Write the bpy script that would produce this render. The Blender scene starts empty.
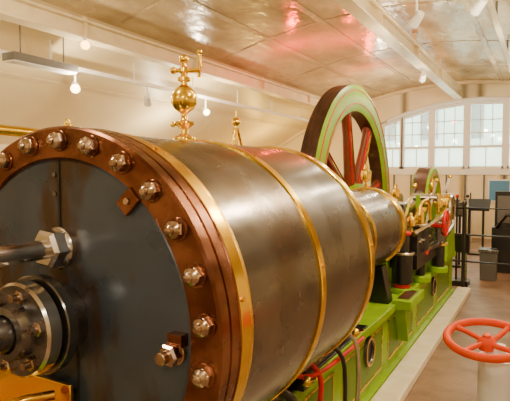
import bpy, bmesh, math, random
from mathutils import Vector, Matrix
random.seed(4)
H=2.2
sc=bpy.context.scene
# ---------------------------------------------------------------- materials
def mat(name,col,metal=0.0,rough=0.5,col2=None,scale=4.0,stretch=(1,1,1),bump=0.0,bscale=None,rvar=0.0,coat=0.0,detail=4,lo=.35,hi=.65,emis=None,es=0,stain=None,sscale=2.5,sstretch=(1,1,1),slo=.55,shi=.7,spec=.5):
    m=bpy.data.materials.new(name); m.use_nodes=True
    nt=m.node_tree; N=nt.nodes; L=nt.links
    b=N['Principled BSDF']
    b.inputs['Base Color'].default_value=(*col,1); b.inputs['Metallic'].default_value=metal
    b.inputs['Roughness'].default_value=rough; b.inputs['Coat Weight'].default_value=coat
    b.inputs['Coat Roughness'].default_value=.1; b.inputs['Specular IOR Level'].default_value=spec
    if emis: b.inputs['Emission Color'].default_value=(*emis,1); b.inputs['Emission Strength'].default_value=es
    if col2 or bump or rvar:
        tc=N.new('ShaderNodeTexCoord'); mp=N.new('ShaderNodeMapping'); mp.inputs['Scale'].default_value=stretch
        L.new(tc.outputs['Object'],mp.inputs[0])
        n=N.new('ShaderNodeTexNoise'); n.inputs['Scale'].default_value=scale; n.inputs['Detail'].default_value=detail
        L.new(mp.outputs[0],n.inputs['Vector'])
        if col2:
            r=N.new('ShaderNodeValToRGB'); r.color_ramp.elements[0].position=lo; r.color_ramp.elements[1].position=hi
            r.color_ramp.elements[0].color=(*col,1); r.color_ramp.elements[1].color=(*col2,1)
            L.new(n.outputs['Fac'],r.inputs[0]); src=r.outputs[0]
            if stain:
                mp2=N.new('ShaderNodeMapping'); mp2.inputs['Scale'].default_value=sstretch; mp2.inputs['Location'].default_value=(3,1,7)
                L.new(tc.outputs['Object'],mp2.inputs[0])
                n3=N.new('ShaderNodeTexNoise'); n3.inputs['Scale'].default_value=sscale; n3.inputs['Detail'].default_value=8
                L.new(mp2.outputs[0],n3.inputs['Vector'])
                r3=N.new('ShaderNodeMapRange'); r3.inputs[1].default_value=slo; r3.inputs[2].default_value=shi; L.new(n3.outputs['Fac'],r3.inputs[0])
                mx=N.new('ShaderNodeMix'); mx.data_type='RGBA'; L.new(r3.outputs[0],mx.inputs[0]); L.new(src,mx.inputs[6]); mx.inputs[7].default_value=(*stain,1); src=mx.outputs[2]
            L.new(src,b.inputs['Base Color'])
        if rvar:
            mr=N.new('ShaderNodeMapRange'); mr.inputs[3].default_value=max(.03,rough-rvar); mr.inputs[4].default_value=rough+rvar
            mr.inputs[1].default_value=.3; mr.inputs[2].default_value=.7
            L.new(n.outputs['Fac'],mr.inputs[0]); L.new(mr.outputs[0],b.inputs['Roughness'])
        if bump:
            n2=N.new('ShaderNodeTexNoise'); n2.inputs['Scale'].default_value=bscale or scale*3; n2.inputs['Detail'].default_value=3
            L.new(mp.outputs[0],n2.inputs['Vector'])
            bp=N.new('ShaderNodeBump'); bp.inputs['Strength'].default_value=bump; bp.inputs['Distance'].default_value=.05
            L.new(n2.outputs['Fac'],bp.inputs['Height']); L.new(bp.outputs[0],b.inputs['Normal'])
    return m
CLAD=mat('clad_steel',(.15,.14,.135),1,.26,(.25,.235,.225),2.5,(1,1,1),rvar=.06,bump=.06,bscale=5,stain=(.15,.095,.06),sscale=1.6)
BRASS=mat('brass',(1,.62,.02),1,.19,(1,.72,.05),6,rvar=.04)
BRASSD=mat('brass_aged',(.75,.44,.03),1,.27,(.95,.58,.06),8,rvar=.08)
COPPER=mat('flange_bronze_brown',(.14,.045,.02),.8,.25,(.31,.125,.06),7,rvar=.1,stain=(.055,.025,.014),sscale=3)
BLUE=mat('cover_bluegrey',(.055,.078,.115),.3,.30,(.085,.108,.145),2.2,rvar=.08,bump=.03,bscale=6,stain=(.07,.042,.024),sscale=3.2,sstretch=(1.6,1,.7),slo=.53,shi=.64)
STEEL=mat('bright_steel',(.6,.58,.55),1,.2,(.75,.72,.68),9,rvar=.06)
STEELD=mat('dark_steel',(.15,.148,.15),.9,.25,(.25,.24,.235),8,rvar=.08)
BOLT=mat('bolt_steel',(.42,.30,.21),1,.20,(.62,.49,.38),12,rvar=.08)
BLACK=mat('black_paint',(.010,.010,.012),0,.3,coat=.3)
GREEN=mat('engine_green',(.19,.37,.0),0,.42,(.25,.46,.002),3,spec=.3)
GREEND=mat('engine_green_dark',(.11,.22,.0),0,.42,spec=.3)
RED=mat('red_paint',(.65,.010,.004),0,.35,spec=.3)
SPOKE=mat('spoke_red_brown',(.20,.028,.012),.1,.45,(.13,.045,.02),5,spec=.3)
ORANGE=mat('handwheel_orange_red',(.85,.085,.0),0,.5,(.78,.06,.0),9,spec=.2)
TREAD=mat('wheel_tread_brown',(.07,.03,.02),.5,.4,(.13,.06,.035),6,rvar=.1)
WHITE=mat('white_paint',(.9,.89,.87),0,.4,(.85,.84,.80),8)
CREAMB=mat('beam_cream',(.88,.75,.48),0,.35,(.78,.64,.38),3,coat=.2)
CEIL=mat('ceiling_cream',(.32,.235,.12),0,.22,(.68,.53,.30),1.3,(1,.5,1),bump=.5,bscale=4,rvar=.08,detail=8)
PLAST=mat('vault_plaster',(.93,.81,.52),0,.4,(.87,.73,.43),1.0,bump=.08)
WALL=mat('wall_cream',(.88,.77,.52),0,.5,(.82,.70,.44),1.2,bump=.1)
FLOOR=mat('floor_brown_grey',(.19,.115,.07),0,.4,(.32,.215,.145),3,bump=.1,bscale=30)
KERB=mat('kerb_cream',(.92,.87,.75),0,.5,(.80,.73,.56),6)
GREY=mat('grey_metal',(.14,.135,.13),.3,.45)
DARK=mat('dark_gap',(.02,.016,.012),0,.6)
FAC=mat('outside_building',(.70,.84,.74),0,.8,(.6,.74,.64),2)
LAMP=mat('lamp_glow',(1,.9,.7),0,.5,emis=(1,.5,.10),es=12)
POSTER=mat('poster_blue',(.08,.26,.5),0,.5)
def glassmat(name,frost):
    m=bpy.data.materials.new(name); m.use_nodes=True; nt=m.node_tree; N=nt.nodes; L=nt.links
    N.remove(N['Principled BSDF']); out=N['Material Output']
    t=N.new('ShaderNodeBsdfTransparent'); g=N.new('ShaderNodeBsdfGlossy'); g.inputs['Roughness'].default_value=.05
    tl=N.new('ShaderNodeBsdfTranslucent'); tl.inputs['Color'].default_value=(.95,.95,.85,1)
    mx=N.new('ShaderNodeMixShader'); mx.inputs[0].default_value=.06; L.new(t.outputs[0],mx.inputs[1]); L.new(g.outputs[0],mx.inputs[2])
    m2=N.new('ShaderNodeMixShader'); m2.inputs[0].default_value=frost; L.new(mx.outputs[0],m2.inputs[1]); L.new(tl.outputs[0],m2.inputs[2])
    L.new(m2.outputs[0],out.inputs[0]); return m
GLASS=glassmat('window_glass',.15); FROST=glassmat('frosted_glass',.75)
# ---------------------------------------------------------------- builder
class B:
    def __init__(s): s.v=[];s.f=[];s.m=[];s.mats=[]
    def mi(s,m):
        if m not in s.mats: s.mats.append(m)
        return s.mats.index(m)
    def add(s,vs,fs,m):
        o=len(s.v); s.v+= [Vector(x) for x in vs]
        for i,f in enumerate(fs):
            s.f.append([o+k for k in f]); s.m.append(s.mi(m[i] if isinstance(m,list) else m))
    def frame(s,ax):
        ax=Vector(ax).normalized(); up=Vector((0,0,1)) if abs(ax.z)<.9 else Vector((0,1,0))
        u=ax.cross(up).normalized(); v=u.cross(ax).normalized(); return ax,u,v
    def lathe(s,o,ax,prof,m,seg=24,phase=0):
        o=Vector(o); ax,u,v=s.frame(ax); vs=[];fs=[];ms=[]
        for r,h in prof:
            for k in range(seg):
                a=phase+2*math.pi*k/seg
                vs.append(o+ax*h+(u*math.cos(a)+v*math.sin(a))*max(r,1e-5))
        for i in range(len(prof)-1):
            mm=m[i] if isinstance(m,list) else m
            for k in range(seg):
                k2=(k+1)%seg
                fs.append([i*seg+k,i*seg+k2,(i+1)*seg+k2,(i+1)*seg+k]); ms.append(mm)
        s.add(vs,fs,ms)
    def cyl(s,p0,p1,r,m,r2=None,seg=20,phase=0,ch=0):
        p0=Vector(p0);p1=Vector(p1);h=(p1-p0).length; r2=r if r2 is None else r2
        pr=[(0,0),(r-ch,0)]+([(r,ch)] if ch else [])+([(r2,h-ch)] if ch else [])+[(r2-ch,h),(0,h)]
        s.lathe(p0,p1-p0,pr,m,seg,phase)
    def hexnut(s,p,ax,r,h,m,phase=.2):
        s.lathe(p,ax,[(0,0),(r,0),(r,h*.8),(r*.82,h),(0,h)],m,6,phase)
    def ball(s,c,r,m,seg=20,sz=1):
        n=10
        s.lathe(c,(0,0,1),[(r*math.sin(math.pi*i/n),-r*sz*math.cos(math.pi*i/n)) for i in range(n+1)],m,seg)
    def box(s,lo,hi,m,rot=None):
        x0,y0,z0=lo;x1,y1,z1=hi
        vs=[Vector(p) for p in [(x0,y0,z0),(x1,y0,z0),(x1,y1,z0),(x0,y1,z0),(x0,y0,z1),(x1,y0,z1),(x1,y1,z1),(x0,y1,z1)]]
        if rot:
            c=sum(vs,Vector())/8; vs=[rot@(p-c)+c for p in vs]
        s.add(vs,[[0,3,2,1],[4,5,6,7],[0,1,5,4],[1,2,6,5],[2,3,7,6],[3,0,4,7]],m)
    def torus(s,c,ax,R,r,m,seg=48,n=10):
        s.lathe(c,ax,[(R+r*math.cos(2*math.pi*i/n),r*math.sin(2*math.pi*i/n)) for i in range(n+1)],m,seg)
    def tube(s,pts,r,m,seg=12,smooth=0):
        pts=[Vector(p) for p in pts]
        for _ in range(smooth):
            q=[pts[0]]
            for a,b in zip(pts,pts[1:]): q+=[a*.75+b*.25,a*.25+b*.75]
            pts=q+[pts[-1]]
        vs=[];fs=[];n=len(pts); prev=None
        for i,p in enumerate(pts):
            d=(pts[min(i+1,n-1)]-pts[max(i-1,0)]).normalized()
            if prev is None: _,u,v=s.frame(d)
            else: u=(prev-d*prev.dot(d)).normalized(); v=d.cross(u)
            prev=u
            for k in range(seg):
                a=2*math.pi*k/seg; vs.append(p+(u*math.cos(a)+v*math.sin(a))*r)
        for i in range(n-1):
            for k in range(seg):
                k2=(k+1)%seg; fs.append([i*seg+k,i*seg+k2,(i+1)*seg+k2,(i+1)*seg+k])
        fs.append(list(range(seg))[::-1]); fs.append([(n-1)*seg+k for k in range(seg)])
        s.add(vs,fs,m)
    def prism(s,poly,plane,t0,t1,m):
        def P(a,b,t): return {'yz':(t,a,b),'xz':(a,t,b),'xy':(a,b,t)}[plane]
        n=len(poly); vs=[P(a,b,t0) for a,b in poly]+[P(a,b,t1) for a,b in poly]
        fs=[list(range(n)),list(range(n,2*n))[::-1]]+[[i,(i+1)%n,n+(i+1)%n,n+i] for i in range(n)]
        s.add(vs,fs,m)
    def done(s,name,parent=None,bevel=0,ang=35,dz=H,recalc=True):
        vs=[Vector((p.x,p.y,p.z+dz)) for p in s.v]
        c=Vector((sum(p.x for p in vs),sum(p.y for p in vs),sum(p.z for p in vs)))/len(vs)
        me=bpy.data.meshes.new(name); me.from_pydata([p-c for p in vs],[],s.f)
        for m in s.mats: me.materials.append(m)
        for p,i in zip(me.polygons,s.m): p.material_index=i
        if recalc:
            bm=bmesh.new(); bm.from_mesh(me); bmesh.ops.remove_doubles(bm,verts=bm.verts,dist=1e-5)
            bmesh.ops.recalc_face_normals(bm,faces=bm.faces); bm.to_mesh(me); bm.free()
        me.shade_smooth(); me.set_sharp_from_angle(angle=math.radians(ang))
        ob=bpy.data.objects.new(name,me); sc.collection.objects.link(ob); ob.location=c
        if bevel:
            bv=ob.modifiers.new('bev','BEVEL'); bv.width=bevel; bv.segments=2; bv.limit_method='ANGLE'; bv.angle_limit=math.radians(50)
        if parent: ob.parent=parent
        return ob
def empty(name,parent=None):
    e=bpy.data.objects.new(name,None); sc.collection.objects.link(e)
    if parent: e.parent=parent
    return e
engine=empty('steam_engine')
# ---------------------------------------------------------------- steam cylinder
CX,CZ=-1.761,-.606; Y0=1.49
eng=empty('steam_cylinder',engine)
b=B(); A=(0,1,0); O=(CX,0,CZ)
prof=[(.80,Y0+.13),(.785,Y0+.13),(.785,3.36),(.75,3.40),(.47,3.44),(.45,3.5),(0,3.5)]
b.lathe(O,A,prof,[BRASS,CLAD,CLAD,STEELD,STEELD,STEELD],128)
b.done('barrel_cladding',eng,ang=30)
b=B()
def band(b,y0,y1,R,m=BRASS,t=.012):
    b.lathe(O,A,[(R-.01,y0),(R+t*.6,y0),(R+t,y0+.008),(R+t,y1-.008),(R+t*.6,y1),(R-.01,y1)],m,128)
band(b,Y0+.145,Y0+.225,.785); band(b,Y0+.13,Y0+.15,.785,COPPER,.016); band(b,Y0+.225,Y0+.25,.785,BRASSD,.006)
band(b,2.44,2.50,.785); band(b,3.29,3.37,.785)
for y in (2.47,3.33,Y0+.17):
    for a in (-.3,.5,1.4):
        p=Vector((CX+.795*math.sin(a),y,CZ+.795*math.cos(a))); b.cyl(p,p+Vector((math.sin(a),0,math.cos(a)))*.010,.010,BRASSD,seg=10)
b.done('brass_bands',eng,ang=30)
b=B()
b.lathe(O,A,[(.66,Y0+.03),(.672,Y0),(.79,Y0),(.80,Y0+.01),(.80,Y0+.06),(.785,Y0+.065),(.785,Y0+.07),(.80,Y0+.075),(.80,Y0+.125),(.785,Y0+.14)],COPPER,128)
b.done('bolted_flange',eng,ang=30)
b=B()
b.lathe(O,A,[(0,Y0+.012),(.655,Y0+.012),(.668,Y0+.02)],BLUE,128)
b.box((CX-.010,Y0+.006,CZ+.20),(CX+.000,Y0+.013,CZ+.66),DARK)
b.box((CX+.085,Y0+.006,CZ-.64),(CX+.093,Y0+.013,CZ+.0),DARK)
b.box((CX-.60,Y0+.004,CZ-.02),(CX-.2,Y0+.013,CZ-.012),DARK)
for z in (.60,.52,.3): b.cyl((CX-.03,Y0+.014,CZ+z),(CX-.03,Y0+.004,CZ+z),.010,STEELD,seg=10)
for z in (-.3,-.42,-.55): b.cyl((CX+.07,Y0+.014,CZ+z),(CX+.07,Y0+.004,CZ+z),.010,STEELD,seg=10)
b.done('end_cover_plate',eng,ang=30)
b=B(); step=2*math.pi/26
for k in range(26):
    a=-.2186+k*step; p=Vector((CX+.738*math.sin(a),Y0,CZ+.738*math.cos(a)))
    b.cyl(p+Vector((0,.005,0)),p-Vector((0,.008,0)),.044,COPPER,seg=24,ch=.003)
    ph=random.random()
    r=.037; b.lathe(p-Vector((0,.008,0)),(0,-1,0),[(0,0),(r,0),(r,.018),(r*.93,.024)],BOLT,6,ph)
    b.lathe(p-Vector((0,.008,0)),(0,-1,0),[(r*.93,.022),(r*.86,.029),(r*.6,.036),(.018,.038),(.018,.046),(.012,.052),(0,.054)],BOLT,20,ph)
b.done('flange_bolts',eng,ang=25)
b=B(); G=(CX,0,CZ)
def ly(b,o,prof,m,seg=40): b.lathe(o,(0,1,0),prof,m,seg)
ly(b,G,[(.15,1.5),(.15,1.44),(.165,1.43),(.165,1.40)],STEELD)
ly(b,G,[(0,1.41),(.195,1.41),(.20,1.405),(.20,1.365),(.195,1.36),(.0,1.36)],STEELD,56)
ly(b,G,[(0,1.345),(.18,1.345),(.185,1.34),(.185,1.29),(.175,1.28),(.11,1.28),(.10,1.23),(.075,1.225)],[STEELD,STEEL,STEEL,STEEL,STEELD,STEELD,STEELD],56)
ly(b,G,[(.12,1.37),(.12,1.33)],BRASSD)
b.cyl((CX,1.4,CZ),(CX,-.2,CZ),.066,STEELD,seg=32)
for k in range(6):
    a=k*math.pi/3+.3; p=Vector((CX+.145*math.sin(a),1.28,CZ+.145*math.cos(a)))
    b.hexnut(p,(0,-1,0),.028,.026,BOLT); b.cyl(p,p-Vector((0,.05,0)),.014,BOLT,seg=12)
b.done('piston_rod_gland',eng,ang=30)
b=B(); p=Vector((CX+.01,Y0,CZ+.30))
b.cyl(p+Vector((0,.02,0)),p-Vector((0,.02,0)),.085,STEEL,seg=28,ch=.006)
b.hexnut(p-Vector((0,.015,0)),(0,-1,0),.082,.075,STEEL,.1)
b.cyl(p,p-Vector((0,1.3,0)),.04,STEEL,seg=28)
b.done('stay_rod',eng,ang=30)
b=B(); p=Vector((CX+.60,Y0,CZ-.045))
b.cyl(p+Vector((0,.02,0)),p-Vector((0,.012,0)),.048,BOLT,seg=20,ch=.004); b.hexnut(p-Vector((0,.01,0)),(0,-1,0),.043,.045,BOLT,.1)
b.cyl(p,p-Vector((0,.09,0)),.024,BOLT,seg=18,ch=.004); b.box((p.x-.012,Y0-.03,p.z+.03),(p.x+.05,Y0+.015,p.z+.075),COPPER)
b.done('drain_plug',eng,ang=30)
b=B(); a=.66
R=Matrix.Rotation(-.75,3,'Y')
c=Vector((CX+.632*math.sin(a),0,CZ+.632*math.cos(a)))
b.box((c.x-.045,Y0-.012,c.z-.035),(c.x+.045,Y0+.012,c.z+.035),COPPER,R); b.cyl((c.x,Y0-.01,c.z),(c.x,Y0-.022,c.z),.014,BOLT,seg=12)
b.done('inspection_tab',eng,bevel=.003)
b=B()
b.box((-2.25,1.14,-1.0),(-1.66,1.46,-.985),BRASS); b.box((-2.25,1.14,-1.0),(-1.66,1.155,-.95),BRASS); b.box((-2.25,1.445,-1.0),(-1.66,1.46,-.86),BRASS)
b.box((-1.675,1.14,-1.0),(-1.66,1.46,-.93),BRASS)
for x in (-2.1,-1.9,-1.72): b.cyl((x,1.3,-1.36),(x,1.3,-1.0),.02,BRASSD)
b.tube([(-1.9,1.25,-.96),(-1.8,1.3,-.90),(-1.72,1.42,-.90)],.02,BRASSD,smooth=1)
b.done('brass_drip_tray',eng,bevel=.003)
b=B()
for a,y in ((-.03,1.57),(.02,1.53)):
    p=Vector((CX+.80*math.sin(a),y,CZ+.79*math.cos(a)))
    b.lathe(p,(0,0,1),[(.02,0),(.02,.01),(.010,.018),(.012,.03),(.008,.04),(0,.044)],BRASS,14)
b.done('flange_cocks',eng)
b=B()
b.lathe(O,A,[(0,3.45),(.62,3.45),(.62,3.53),(.43,3.54),(.43,5.70),(.45,5.71),(.45,5.80),(.3,5.82),(.28,5.95),(0,5.95)],[BLACK,BLACK,BLACK,CLAD,BRASS,BRASS,BRASS,STEELD,STEELD],96)
for y in (3.56,4.6): b.lathe(O,A,[(.42,y),(.44,y),(.44,y+.07),(.42,y+.07)],BRASS,96)
for k in range(16):
    t=k*2*math.pi/16; p=Vector((CX+.56*math.sin(t),3.53,CZ+.56*math.cos(t))); b.hexnut(p,(0,1,0),.035,.04,BOLT)
b.done('valve_chest_cylinder',eng,ang=30)
# ---------------------------------------------------------------- lubricator
def lubricator(name,x,y,z,s=1.0,M=BRASS,parent=None):
    b=B()
    pr=[(.0,-.02),(.062,-.02),(.065,.0),(.062,.012),(.035,.02),(.022,.03),(.02,.055),(.03,.062),(.045,.075),(.058,.085),(.058,.095),(.03,.10),(.018,.115),(.018,.14),
        (.03,.15),(.055,.168),(.07,.195),(.074,.22),(.07,.245),(.055,.272),(.03,.29),(.02,.298),(.02,.315),(.036,.322),(.036,.338),(.022,.345),(.018,.36),(.028,.37),(.028,.39),(.015,.40),(.012,.42),(0,.425)]
    b.lathe((x,y,z),(0,0,1),[(r*s,h*s) for r,h in pr],M,28)
    def q(dx,dy,dz): return (x+dx*s,y+dy*s,z+dz*s)
    b.cyl(q(0,0,.375),q(.085,.03,.38),.014*s,M,seg=12); b.tube([q(.08,.028,.34),q(.085,.03,.40),q(.085,.03,.47)],.010*s,M); b.ball(q(.085,.03,.475),.016*s,M)
    b.cyl(q(0,0,.375),q(-.05,-.02,.38),.012*s,M,seg=12); b.ball(q(-.055,-.022,.38),.02*s,M)
    b.cyl(q(0,0,.085),q(-.075,0,.085),.01*s,M,seg=10); b.ball(q(-.08,0,.085),.016*s,M)
    b.ball(q(0,0,.44),.026*s,M)
    return b.done(name,parent,ang=40)
lubricator('brass_lubricator',CX,2.36,CZ+.795,1.0,parent=engine)
# ---------------------------------------------------------------- bed frame
bed=empty('bed_frame',engine)
b=B(); XR=-1.42
poly=[(-2.20,-2.195),(XR+.05,-2.195),(XR+.05,-2.10),(XR,-2.08),(XR,-1.50),(XR+.06,-1.48),(XR+.06,-1.40),(-2.16,-1.40),(-2.16,-1.48),(-2.10,-1.5),(-2.10,-2.08),(-2.2,-2.1)]
b.prism([(x,z) for x,z in poly],'xz',.9,9.9,GREEN)
b.done('frame_casting',bed,bevel=.01)
b=B()
y=1.2
while y<9.3:
    y2=y+1.2
    b.box((XR-.005,y,-2.0),(XR+.006,y2,-1.98),BRASSD); b.box((XR-.005,y,-1.58),(XR+.006,y2,-1.565),BRASSD)
    b.box((XR-.005,y,-2.0),(XR+.006,y+.015,-1.565),BRASSD); b.box((XR-.005,y2-.015,-2.0),(XR+.006,y2,-1.565),BRASSD)
    b.box((XR-.005,y+.02,-1.975),(XR+.003,y2-.02,-1.585),GREEND)
    y+=1.42
b.done('panel_mouldings',bed)
b=B()
for yy in (4.75,8.0):
    b.lathe((XR,yy,-1.68),(1,0,0),[(.0,.012),(.10,.012),(.11,.035),(.14,.035),(.15,.0)],[BLACK,BLACK,BRASSD,BLACK],32)
b.box((XR+.02,5.55,-1.46),(XR+.22,6.25,-1.36),GREEN); b.box((XR+.05,5.65,-1.37),(XR+.18,6.1,-1.352),TREAD)
b.prism([(5.7,-1.46),(6.1,-1.46),(5.9,-1.9)],'yz',XR,XR+.12,GREEN)
b.done('frame_brackets',bed,bevel=.006)
b=B()
for yy in (1.75,3.0):
    poly=[(CX-.55,-1.40),(CX+.45,-1.40)]
    for k in range(13):
        t=-.62+1.24*k/12; poly.append((CX+.79*math.sin(-t),CZ-.79*math.cos(t)))
    b.prism(poly,'xz',yy,yy+.22,BLACK)
for yy in (4.2,5.5):
    poly=[(CX-.4,-1.40),(CX+.34,-1.40),(CX+.26,-1.0),(CX+.15,-1.02),(CX-.15,-1.02),(CX-.3,-1.0)]
    b.prism(poly,'xz',yy,yy+.18,BLACK)
b.box((CX-.35,1.9,-1.42),(CX+.385,4.6,-1.385),BLACK)
b.box((XR-.06,2.1,-1.385),(XR+.04,2.9,-1.24),BLACK); b.box((XR-.06,3.25,-1.385),(XR+.03,3.9,-1.2),BLACK)
for y in (2.2,2.4,2.6,2.8,3.4,3.6,3.8): b.hexnut((XR+.035,y,-1.31),(1,0,0),.03,.03,BOLT); 
b.done('cylinder_saddles',bed,bevel=.008)
b=B()
b.tube([(-1.45,2.0,-1.22),(-1.25,2.05,-1.25),(-1.22,2.3,-1.45),(-1.25,2.5,-1.8),(-1.25,2.6,-2.11)],.025,BLACK,smooth=2)
b.tube([(-1.40,3.1,-1.22),(-1.24,3.15,-1.30),(-1.27,3.15,-1.6),(-1.30,3.2,-2.11)],.018,RED,smooth=2)
b.tube([(-1.40,3.4,-1.20),(-1.22,3.5,-1.26),(-1.22,3.55,-1.6),(-1.26,3.6,-2.11)],.016,BLACK,smooth=2)
b.tube([(-1.40,2.6,-1.22),(-1.22,2.7,-1.30),(-1.24,2.75,-1.6),(-1.27,2.8,-2.11)],.03,BLACK,smooth=2)
b.tube([(-1.42,2.85,-1.2),(-1.27,2.95,-1.30),(-1.26,3.5,-1.34),(-1.3,4.2,-1.38)],.016,RED,smooth=2)
b.tube([(-1.4,3.6,-1.1),(-1.22,3.75,-1.2),(-1.2,3.8,-1.5),(-1.25,3.85,-2.11)],.018,STEEL,smooth=2)
for p in ((-1.27,2.95,-1.30),(-1.22,3.75,-1.2)): b.ball(p,.035,BRASS); b.cyl((p[0],p[1],p[2]),(p[0]+.07,p[1],p[2]+.03),.010,BRASS)
b.done('drain_pipework',bed)
# ---------------------------------------------------------------- motion work
mw=empty('crosshead_and_valve_gear',engine)
b=B()
b.cyl((CX,5.9,CZ),(CX,7.0,CZ),.075,STEEL,seg=24)
b.box((CX-.2,6.9,CZ-.2),(CX+.16,7.3,CZ+.2),STEELD)
b.box((CX-.24,6.9,CZ-.3),(CX+.2,7.35,CZ-.2),BRASS)
b.cyl((CX,7.1,CZ),(-1.7,8.95,CZ+.35),.07,STEEL,.1,seg=20)
b.cyl((-1.58,8.95,CZ+.35),(-1.85,8.95,CZ+.35),.13,BRASS,seg=24)
for z in (-.97,-1.33): b.box((CX-.22,6.0,z-.05),(CX+.2,8.1,z+.03),GREEN if z<-1 else STEELD)
for y in (6.0,7.95): b.box((CX-.2,y,-1.4),(CX+.18,y+.14,-.95),GREEN)
b.done('crosshead_guide',mw,bevel=.008)
b=B()
def column(x,y,z0,parts):
    for h,r,m in parts:
        b.cyl((x,y,z0),(x,y,z0+h),r,m,seg=24,ch=min(.008,h*.3)); z0+=h
column(-1.44,6.15,-1.4,[(.06,.14,GREEN),(.05,.10,RED),(.34,.12,BLACK),(.03,.14,STEEL),(.20,.08,BLACK),(.04,.10,RED),(.05,.05,STEEL),(.10,.03,BRASS)])
column(-1.38,6.9,-1.4,[(.08,.13,GREEN),(.28,.06,BLACK),(.05,.10,RED),(.30,.10,BLACK),(.04,.12,STEEL),(.16,.04,BRASS),(.05,.07,BRASS)])
column(-1.30,7.7,-1.4,[(.08,.14,GREEN),(.30,.09,BLACK),(.04,.13,BRASS),(.22,.10,STEELD),(.05,.12,RED)])
b.box((-1.7,6.3,-1.15),(-1.30,7.9,-.98),BLACK); b.box((-1.6,6.5,-.98),(-1.34,7.2,-.72),BLACK)
for y in (6.55,6.75,6.95,7.15): b.cyl((-1.34,y,-.85),(-1.30,y,-.85),.03,STEEL)
b.tube([(-1.30,6.1,-.70),(-1.25,7.5,-.62),(-1.35,8.8,-.58)],.028,STEEL)
b.tube([(-1.42,6.1,-1.02),(-1.25,7.5,-.98),(-1.30,9.0,-.85)],.035,STEEL)
b.tube([(-1.28,6.3,-.55),(-1.28,6.35,-.35),(-1.28,6.9,-.32),(-1.28,6.95,-.6)],.018,BRASS,smooth=1)
b.torus((-1.20,7.7,-.70),(1,0,0),.17,.022,RED,32,8); b.cyl((-1.35,7.7,-.7),(-1.18,7.7,-.7),.04,STEEL)
for k in range(3):
    t=k*math.pi/3; b.tube([(-1.20,7.7+.17*math.cos(t),-.7+.17*math.sin(t)),(-1.20,7.7-.17*math.cos(t),-.7-.17*math.sin(t))],.014,RED)
for (p,q_) in (((-1.5,6.3,-.7),(-1.35,6.35,-.15)),((-1.4,7.3,-.7),(-1.3,7.5,-.1)),((-1.5,8.2,-.9),(-1.25,8.3,-.05))):
    b.tube([p,q_],.016,STEEL); b.ball(q_,.03,BRASS)
b.torus((-1.33,9.05,CZ),(1,0,0),.24,.03,STEEL,40,8); b.tube([(-1.33,8.8,CZ),(-1.33,7.9,-.95),(-1.36,7.2,-1.0)],.022,STEEL)
b.prism([(7.3,-1.38),(7.6,-1.38),(7.5,-.9),(7.52,-.3),(7.40,-.3),(7.42,-.9)],'yz',-1.56,-1.50,GREEN)
b.prism([(8.15,-1.38),(8.45,-1.38),(8.35,-.9),(8.37,-.45),(8.25,-.45),(8.27,-.9)],'yz',-1.50,-1.42,GREEN)
b.cyl((-1.6,7.46,-.34),(-1.28,7.46,-.34),.05,STEEL); b.cyl((-1.6,8.31,-.48),(-1.3,8.31,-.48),.05,BRASS)
b.done('valve_gear_columns',mw,ang=35)
b=B()
for x,y,z,s in ((CX,5.75,CZ+.45,.6),(-1.42,6.5,-.72,.55),(-1.45,7.0,-.72,.55),(-1.38,8.1,-.6,.7),(CX,7.1,CZ+.2,.6),(-1.55,8.6,-.35,.6)):
    b.lathe((x,y,z),(0,0,1),[(r*s,h*s) for r,h in [(.05,0),(.05,.03),(.03,.05),(.03,.1),(.09,.14),(.1,.22),(.09,.30),(.04,.34),(.03,.42),(0,.44)]],BRASS,18)
b.done('oil_cups',mw)
# ---------------------------------------------------------------- crank wheel
cw=empty('crank_disc_wheel',engine)
b=B(); CY=9.05
b.lathe((0,CY,CZ),(1,0,0),[(.50,-1.83),(.56,-1.86),(.68,-1.86),(.71,-1.83),(.71,-1.63),(.68,-1.60),(.56,-1.60),(.52,-1.63),(.50,-1.83)],[GREEN,GREEN,GREEN,TREAD,GREEN,GREEN,GREEN,GREEN],72)
b.lathe((0,CY,CZ),(1,0,0),[(0,-1.8),(.52,-1.8),(.52,-1.68),(.0,-1.68)],[TREAD,TREAD,TREAD],72)
b.torus((-1.598,CY,CZ),(1,0,0),.60,.008,RED,72,6)
b.lathe((0,CY,CZ),(1,0,0),[(0,-1.9),(.2,-1.9),(.2,-1.56),(0,-1.56)],GREEN,36)
b.done('crank_disc',cw)
b=B(); b.cyl((-4.2,CY,CZ),(-1.3,CY,CZ),.12,STEEL,seg=28); b.cyl((-1.3,CY,CZ),(-1.38,CY,CZ),.17,BRASS,seg=28)
b.done('crankshaft',cw)
b=B()
for x0 in (-1.52,-2.35):
    b.prism([(CY-.45,-1.40),(CY+.45,-1.40),(CY+.28,-.8),(CY+.22,CZ-.02),(CY-.22,CZ-.02),(CY-.28,-.8)],'yz',x0,x0+.2,GREEN)
    b.prism([(CY-.22,CZ-.02),(CY+.22,CZ-.02),(CY+.2,CZ+.2),(CY+.1,CZ+.27),(CY-.1,CZ+.27),(CY-.2,CZ+.2)],'yz',x0+.01,x0+.19,BRASS)
b.done('bearing_pedestals',cw,bevel=.01)
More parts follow.
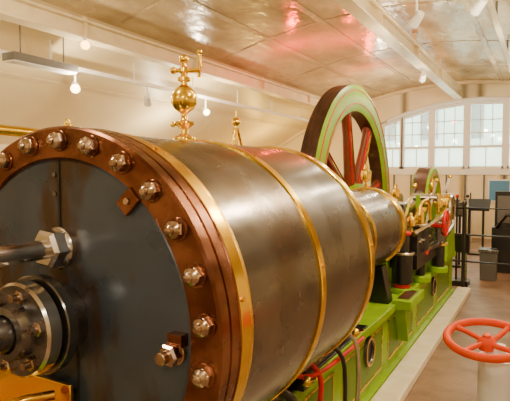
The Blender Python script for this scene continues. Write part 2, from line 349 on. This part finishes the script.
# ---------------------------------------------------------------- flywheel
fw=empty('flywheel',engine)
b=B(); C=(-3.05,CY,CZ); X=(1,0,0)
b.lathe(C,X,[(1.70,-.12),(1.80,-.16),(2.09,-.16),(2.15,-.13),(2.15,.13),(2.09,.16),(1.80,.16),(1.70,.12),(1.70,-.12)],[GREEN,GREEN,GREEN,TREAD,GREEN,GREEN,GREEN,TREAD],128)
for h in (-.162,.162):
    for R_ in (1.83,2.06): b.torus((C[0]+h,C[1],C[2]),X,R_,.010,RED,128,6)
for h in (-.09,0,.09): b.torus((C[0]+h,C[1],C[2]),X,2.148,.008,BLACK,128,6)
b.done('rim',fw,ang=30)
b=B()
for k in range(8):
    t=k*math.pi/4+.2
    d=Vector((0,math.cos(t),math.sin(t))); n=Vector((0,-math.sin(t),math.cos(t))); o=Vector(C)
    vs=[];rings=[(.25,.15,.11),(.6,.12,.09),(1.3,.09,.07),(1.6,.10,.08),(1.72,.16,.10)]
    for r,w,th in rings:
        for j in range(12):
            a=2*math.pi*j/12; vs.append(o+d*r+n*w*math.cos(a)+Vector((th*math.sin(a),0,0)))
    fs=[[i*12+j,i*12+(j+1)%12,(i+1)*12+(j+1)%12,(i+1)*12+j] for i in range(4) for j in range(12)]
    b.add(vs,fs,SPOKE)
    for w in (-.055,.055): b.tube([o+d*.45+n*w*1.3+Vector((.09,0,0)),o+d*1.65+n*w+Vector((.07,0,0))],.016,RED if w>0 else BRASS)
b.done('spokes',fw,ang=50)
b=B(); b.lathe(C,X,[(.12,-.3),(.26,-.3),(.28,-.27),(.28,-.2),(.42,-.17),(.42,.17),(.28,.2),(.28,.27),(.26,.3),(.12,.3)],GREEN,48)
b.done('hub',fw)
# ---------------------------------------------------------------- twin engine (far side)
tw=empty('steam_engine.001')
b=B(); TX=-4.35
b.lathe((TX,0,CZ),A,[(0,1.5),(.8,1.5),(.8,1.62),(.785,1.63),(.785,3.3),(.795,3.3),(.795,3.37),(.75,3.4),(.43,3.5),(.43,5.7),(0,5.8)],[COPPER,COPPER,BRASS,CLAD,BRASS,BRASS,BRASS,STEELD,CLAD,STEELD],72)
b.prism([(TX-.45,-2.195),(TX+.4,-2.195),(TX+.34,-1.40),(TX-.4,-1.40)],'xz',.9,9.9,GREEN)
for yy in (1.75,3.0,5.2): b.box((TX-.3,yy,-1.42),(TX+.3,yy+.2,-1.0),GREEN)
b.done('twin_barrel',tw)
b=B()
b.cyl((TX,5.7,CZ),(TX,9.0,CZ),.08,STEEL); b.lathe((0,CY,CZ),(1,0,0),[(0,-4.5),(.7,-4.5),(.7,-4.25),(0,-4.25)],GREEN,60)
b.prism([(CY-.45,-1.40),(CY+.45,-1.40),(CY+.2,CZ+.1),(CY-.2,CZ+.1)],'yz',-4.7,-4.55,GREEN)
b.done('twin_crank',tw)
b=B()
gx,gy=-4.35,7.2
b.box((gx-.2,gy-.2,-1.4),(gx+.2,gy+.2,-.2),GREEN)
for k in range(4):
    t=k*math.pi/2+.78; b.tube([(gx+.26*math.cos(t),gy+.26*math.sin(t),-.2),(gx+.02*math.cos(t),gy+.02*math.sin(t),.72)],.02,BRASSD)
b.cyl((gx,gy,-.2),(gx,gy,.8),.025,BRASS); b.ball((gx,gy,.82),.07,BRASS); b.cyl((gx,gy,.86),(gx,gy,1.0),.014,BRASS)
b.cyl((gx,gy,.3),(gx,gy,.36),.12,BRASS)
b.done('governor_stand',tw)
b=B(); b.tube([(-5.2,-1,.48),(-5.2,4.1,.48),(-5.2,4.5,.42),(-5.2,4.55,-2.2)],.06,BRASS,smooth=2)
b.done('brass_steam_pipe')
# ---------------------------------------------------------------- kerb, handwheel
b=B(); b.box((XR+.055,.6,-2.2),(-1.13,10.2,-2.10),KERB); b.done('trim_kerb',bevel=.015)
hw=empty('valve_handwheel'); hx,hy,hz=-.235,2.78,-.82
b=B(); b.lathe((hx+.06,hy,-2.2),(0,0,1),[(0,0),(.14,0),(.14,.05),(.10,.08),(.095,.10),(.095,1.24),(.098,1.26),(.095,1.30),(.04,1.31),(.03,1.33),(.03,1.36),(0,1.36)],WHITE,32)
b.done('pedestal',hw)
b=B(); hx+=.005
n=Vector((.0,-.20,1)).normalized(); c=Vector((hx,hy,hz))
b.torus(c,n,.187,.020,ORANGE,56,12)
ax,u,v=b.frame(n)
for k in range(4):
    t=k*math.pi/2+.5; e=c+(u*math.cos(t)+v*math.sin(t))*.183; m_=c+(u*math.cos(t+.12)+v*math.sin(t+.12))*.1-n*.012
    b.tube([c-n*.02,m_,e],.013,ORANGE,smooth=1)
b.lathe(c-n*.05,n,[(0,0),(.042,0),(.045,.03),(.035,.05),(.02,.06),(.018,.075),(0,.078)],ORANGE,20)
b.cyl((hx+.03,hy,hz-.12),c,.018,STEEL)
b.done('wheel',hw)
# ---------------------------------------------------------------- room
XL,XRW,YB,YF=-10.2,4.8,-5,19.0; XC=-2.7; HW=7.5
def vz(x): return 3.12-2.5*((x-XC)/HW)**2
b=B(); n=48; vs=[];fs=[]
for j,y in enumerate((YB-.1,YF+.3)):
    for i in range(n+1): x=XL+(XRW-XL)*i/n; vs.append((x,y,vz(x)))
ms=[]
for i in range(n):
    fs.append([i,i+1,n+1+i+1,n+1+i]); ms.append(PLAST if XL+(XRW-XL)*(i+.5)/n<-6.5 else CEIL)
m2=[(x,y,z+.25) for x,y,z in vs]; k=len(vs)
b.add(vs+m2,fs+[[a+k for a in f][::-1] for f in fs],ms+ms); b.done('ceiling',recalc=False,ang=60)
b=B(); b.box((XL-.3,YB-.3,-2.4),(XRW+.3,YF+.3,-2.2),FLOOR); b.done('floor')
for nm,x0,x1 in (('wall_left',XL-.3,XL),('wall_right',XRW,XRW+.3)):
    b=B(); b.box((x0,YB-.3,-2.2),(x1,YF+.3,.75),WALL); b.done(nm)
b=B(); 
for i in range(30):
    x0=XL+.5*i; b.box((x0,YB-.3,-2.2),(x0+.5,YB,vz(x0+.25)+.2),WALL)
b.done('wall_front')
WX0,WX1=-5.2,.8; SILL=.15
def wt(x): return 2.42-.065*(x+2.0)**2
b=B()
n=60
for i in range(n):
    x0=XL+.25*i; x1=x0+.25; xm=(x0+x1)/2
    if WX0-.001<=x0 and x1<=WX1+.001:
        b.box((x0,YF,-2.2),(x1,YF+.3,SILL),WALL)
        b.prism([(x0,wt(x0)),(x1,wt(x1)),(x1,vz(x1)+.2),(x0,vz(x0)+.2)],'xz',YF,YF+.3,WALL)
    else: b.prism([(x0,-2.2),(x1,-2.2),(x1,vz(x1)+.2),(x0,vz(x0)+.2)],'xz',YF,YF+.3,WALL)
b.done('wall_back')
WW=[(-5.2,-4.55),(-4.5,-3.55),(-3.45,-2.4),(-2.3,-1.2),(-1.1,0),(.05,.8)]
for i,(x0,x1) in enumerate(WW):
    w=empty('window_%d'%(i+1)); xm=(x0+x1)/2
    b=B()
    b.box((x0-.05,YF+.02,SILL),(x0+.06,YF+.2,wt(x0)),WHITE); b.box((x1-.06,YF+.02,SILL),(x1+.05,YF+.2,wt(x1)),WHITE)
    b.box((x0,YF+.02,SILL),(x1,YF+.22,SILL+.08),WHITE); b.box((x0,YF+.04,.86),(x1,YF+.2,.94),WHITE)
    b.prism([(x0,wt(x0)-.1),(x1,wt(x1)-.1),(x1,wt(x1)),(x0,wt(x0))],'xz',YF+.04,YF+.2,WHITE)
    for xb in (x0+(x1-x0)/3,x0+2*(x1-x0)/3):
        b.box((xb-.012,YF+.1,.94),(xb+.012,YF+.15,wt(xb)-.05),WHITE)
    for zb in (1.35,1.78): b.box((x0,YF+.1,zb),(x1,YF+.15,zb+.03),WHITE)
    b.box((xm-.012,YF+.1,SILL+.08),(xm+.012,YF+.15,.86),WHITE); b.done('frame',w)
    b=B(); b.prism([(x0,.9),(x1,.9),(x1,wt(x1)-.02),(x0,wt(x0)-.02)],'xz',YF+.12,YF+.13,GLASS)
    b.box((x0,YF+.12,SILL),(x1,YF+.13,.9),FROST); b.done('panes',w)
b=B()
b.box((-12,26,-2.2),(8,26.5,5.0),FAC)
for i in range(9):
    for j in range(2): b.box((-9.3+2*i,25.95,-1.0+2.6*j),(-8.5+2*i,26.0,.6+2.6*j),GREY)
b.done('building_facade_outside')
b=B(); pts=[]
for i in range(41):
    x=XL+.1+(XRW-XL-.2)*i/40; pts.append((x,YF-.04,vz(x)-.05))
b.tube(pts,.08,CREAMB); b.done('trim_arch')
b=B(); b.tube([(WX0-.1+(WX1-WX0+.2)*i/24,YF-.03,wt(WX0-.1+(WX1-WX0+.2)*i/24)+.06) for i in range(25)],.07,WHITE); b.done('trim_window_arch')
b=B(); b.box((XL,YF-.06,-.05),(XRW,YF,.13),WHITE)
x=XL
while x<XRW: b.box((x,YF-.04,-2.2),(x+.05,YF,-.05),GREY); x+=.6
b.done('trim_dado')
def beam(name,x,z,w,h,y0=YB,y1=YF-.05):
    b=B()
    b.box((x-w/2,y0,z),(x+w/2,y1,z+.05),CREAMB); b.box((x-w/8,y0,z+.05),(x+w/8,y1,z+h-.04),CREAMB); b.box((x-w/2,y0,z+h-.04),(x+w/2,y1,z+h),CREAMB)
    y=y0+2
    while y<y1-1:
        b.box((x-.05,y,z+h),(x+.05,y+.1,vz(x)),CREAMB); b.box((x-w*.45,y,z+.05),(x+w*.45,y+.04,z+h-.04),CREAMB); y+=3
    b.done(name,bevel=.008)
beam('trim_ceiling_beam',-2.62,2.50,.26,.34)
beam('trim_ceiling_beam.001',-6.5,2.12,.26,.3)
beam('trim_ceiling_beam.002',1.6,2.2,.26,.3)
b=B()
for x in (-8.3,-5.2,-4.0,-1.3,.4):
    w=.06; b.prism([(x-w,vz(x-w)-.004),(x+w,vz(x+w)-.004),(x+w,vz(x+w)-.014),(x-w,vz(x-w)-.014)],'xz',YB+.05,YF-.05,CREAMB if x<-6.5 else CEIL)
    if x>-6:
        y=3.0
        while y<YF-.3:
            for s_ in (-.035,.035): b.lathe((x+s_,y,vz(x+s_)-.013),(0,0,-1),[(.014,0),(.010,.008),(0,.012)],CEIL,6)
            y+=.22
y=3.5
while y<YF-.3:
    xs=[-6.3+i*.3 for i in range(28)]
    for xa in xs:
        xb=xa+.3
        if xb<2.2: b.prism([(xa,vz(xa)-.004),(xb,vz(xb)-.004),(xb,vz(xb)-.010),(xa,vz(xa)-.010)],'xz',y,y+.07,CEIL)
    x=-6.2
    while x<2:
        b.lathe((x,y+.035,vz(x)-.010),(0,0,-1),[(.013,0),(.010,.008),(0,.011)],CEIL,6); x+=.2
    y+=3.2
b.done('ceiling_plate_seams')
b=B(); b.tube([(-.8,-2,2.6),(-.8,YF-.1,2.6)],.05,CREAMB); 
for y in (1,4,7,10,13,16): b.cyl((-.8,y,2.6),(-.8,y,vz(-.8)-.01),.02,GREY)
b.done('ceiling_pipe')
tx=-7.2; tz=1.78
b=B(); b.box((tx-.04,YB+.05,tz),(tx+.04,YF-.2,tz+.07),WHITE)
for y in range(0,18,2): b.cyl((tx,y,tz+.07),(tx,y,vz(tx)-.01),.015,WHITE)
trk=b.done('lighting_track')
def spot(name,x,y,z,dirv,top,lit=True,s=1):
    b=B(); d=Vector(dirv).normalized(); p=Vector((x,y,z))
    b.cyl((x,y,top),(x,y,z+.02),.018*s,WHITE,seg=10); b.cyl(p-d*.12*s,p+d*.10*s,.055*s,WHITE,.075*s,seg=20)
    b.cyl(p+d*.101*s,p+d*.104*s,.062*s,LAMP if lit else DARK,seg=20); return b.done(name)
i=0
SP=[(tx,6.5,1.50,tz,(.7,-.6,-.4),1),(tx,8.4,1.5,tz,(-.5,.6,-.5),0),(tx,10.5,1.5,tz,(.7,-.6,-.4),1),(-6.3,5.9,2.0,2.13,(.7,-.6,-.3),1),
 (-1.8,8.4,2.38,vz(-1.8),(-.5,.5,-.4),0),(-.9,8.3,2.42,2.58,(-.5,.5,-.4),0),(-2.62,13,2.3,2.5,(-.3,.8,-.4),0),(tx,4.6,1.5,tz,(-.5,.6,-.5),0)]
for x,y,z,top,dv,lit in SP:
    spot('track_spotlight' if i==0 else 'track_spotlight.%03d'%i,x,y,z,dv,top-.004,lit,1.1); i+=1
b=B(); b.box((-7.05,5.0,1.66),(-6.78,6.2,1.77),GREY); b.box((-7.02,5.02,1.64),(-6.81,6.18,1.66),WHITE)
for y in (5.2,6.0): b.cyl((-6.9,y,1.77),(-6.9,y,2.3),.01,GREY)
b.done('fluorescent_luminaire')
# ---------------------------------------------------------------- railing & background things
b=B(); ry=10.4
for x in (-1.9,-1.3,-.4,.5,1.4): b.cyl((x,ry,-2.2),(x,ry,-.58),.035,BLACK); b.ball((x,ry,-.56),.05,BLACK); b.cyl((x,ry,-2.2),(x,ry,-2.17),.09,BLACK)
for z in (-.65,-1.15,-1.65): b.tube([(-1.9,ry,z),(1.4,ry,z)],.028,BLACK)
b.done('guard_railing')
b=B(); b.box((-1.95,10.7,-2.2),(-1.25,11.1,-2.1),BLACK)
for k in range(4):
    x=-1.85+.18*k; b.tube([(x,10.9,-2.1),(x,10.85,-1.2),(x,10.7+.08*k,-.45)],.02,STEEL if k%2 else BLACK); b.ball((x,10.7+.08*k,-.45),.035,RED if k==2 else BLACK)
b.box((-1.95,10.8,-1.55),(-1.25,11.0,-1.2),BLACK)
b.done('control_lever_stand')
b=B(); b.box((-1.0,12.6,-2.2),(-.1,13.2,-1.2),BLACK); b.box((-.95,12.7,-1.2),(-.1,12.9,-.4),BLACK); b.box((-.9,12.69,-1.1),(-.2,12.7,-.5),GREY)
b.tube([(-.9,12.6,-1.2),(-.7,12.4,-.9),(-.3,12.4,-.9)],.04,BLACK); b.done('display_console',bevel=.02)
b=B(); b.prism([(-1.12,-2.2),(-.82,-2.2),(-.80,-1.62),(-1.14,-1.55)],'xz',11.55,11.85,GREY); b.box((-1.16,11.52,-1.62),(-.78,11.88,-1.56),STEELD); b.done('display_stand',bevel=.01)
for i,(x,y) in enumerate(((-2.3,14.5),(-1.6,15.2),(-.5,16.0),(-1.9,13.0))):
    b=B(); b.box((x-.25,y-.2,-2.2),(x+.25,y+.2,-2.15),BLACK)
    for dx in (-.18,.18): b.cyl((x+dx,y,-2.15),(x+dx,y,-.95),.03,BLACK)
    b.prism([(y-.3,-1.0),(y+.25,-.75),(y+.25,-.70),(y-.3,-.95)],'yz',x-.35,x+.35,BLACK if i!=2 else POSTER); b.done('information_lectern' if i==0 else 'information_lectern.%03d'%i,bevel=.005)
b=B(); b.box((-1.65,YF-.11,-.95),(-.95,YF-.065,-.2),WHITE); b.box((-1.6,YF-.13,-.9),(-1.0,YF-.10,-.25),POSTER);  b.done('information_poster')
b=B()
b.box((-3.4,17.4,-2.2),(-2.0,18.0,-1.0),WHITE)
for x in (-3.4,-2.7,-2.0): b.box((x-.02,17.38,-2.2),(x+.02,17.42,-.6),BLACK)
b.done('storage_cabinet',bevel=.01)
# ---------------------------------------------------------------- lights
def pl(x,y,z,e,col=(1,.82,.57),r=.10,name='unseen_room_light'):
    l=bpy.data.lights.new(name,'POINT'); l.energy=e; l.color=col; l.shadow_soft_size=r
    o=bpy.data.objects.new(name,l); sc.collection.objects.link(o); o.location=(x,y,z+H); return o
for p in ((.6,2.4,2.0,85),(-2.6,1.0,2.2,100),(-5.0,3.4,2.0,120),(.2,-1.6,1.4,110),(-3.4,-2,1.7,85),(-8.4,3,.9,190),(2.2,5.5,1.6,70)): pl(*p)  # unseen key and fill lights, added to brighten cover, bed and left vault
pl(.9,.6,.6,35,(1,.9,.75),.08)  # added fill light that brightens the handwheel pedestal
pl(.1,6.1,2.15,340,(1,.78,.48),r=.13)
pl(-.2,4.0,2.3,80,r=.10)
for x,y,e in ((-2.62,9.5,55),(-2.62,13,60),(-.8,8.2,60),(-.8,11,70),(tx+.2,6.5,90),(tx+.2,10.5,120),(-.8,15.5,140),(-4.5,16,120),(-8.5,11,130)): pl(x+.25,y-.3,min(vz(x)-.75,1.9),e,(1,.82,.55),.05,'track_and_fill_light')  # two by lit track spots; the rest added fill, some brightening the end wall
pl(-8.2,16.2,.5,140,(1,.62,.10),.1,'yellow_lamp')
pl(-4.9,10.8,2.40,50,(1,.04,.01),.08,'red_lamp'); pl(-3.9,11.6,2.45,48,(1,.05,.01),.08,'red_lamp'); pl(-4.3,14.5,2.4,44,(1,.08,.02),.08,'red_lamp')
w=bpy.data.worlds.new('World'); sc.world=w; w.use_nodes=True; bg=w.node_tree.nodes['Background']; bg.inputs[0].default_value=(.86,1,.92,1); bg.inputs[1].default_value=6
# ---------------------------------------------------------------- camera
cd=bpy.data.cameras.new('camera'); cam=bpy.data.objects.new('camera',cd); sc.collection.objects.link(cam); sc.camera=cam
cam.location=(0,0,H); cam.rotation_euler=(math.pi/2-.0524,0,.5071); cd.sensor_width=36; cd.lens=521.1/510*36; cd.clip_start=.02
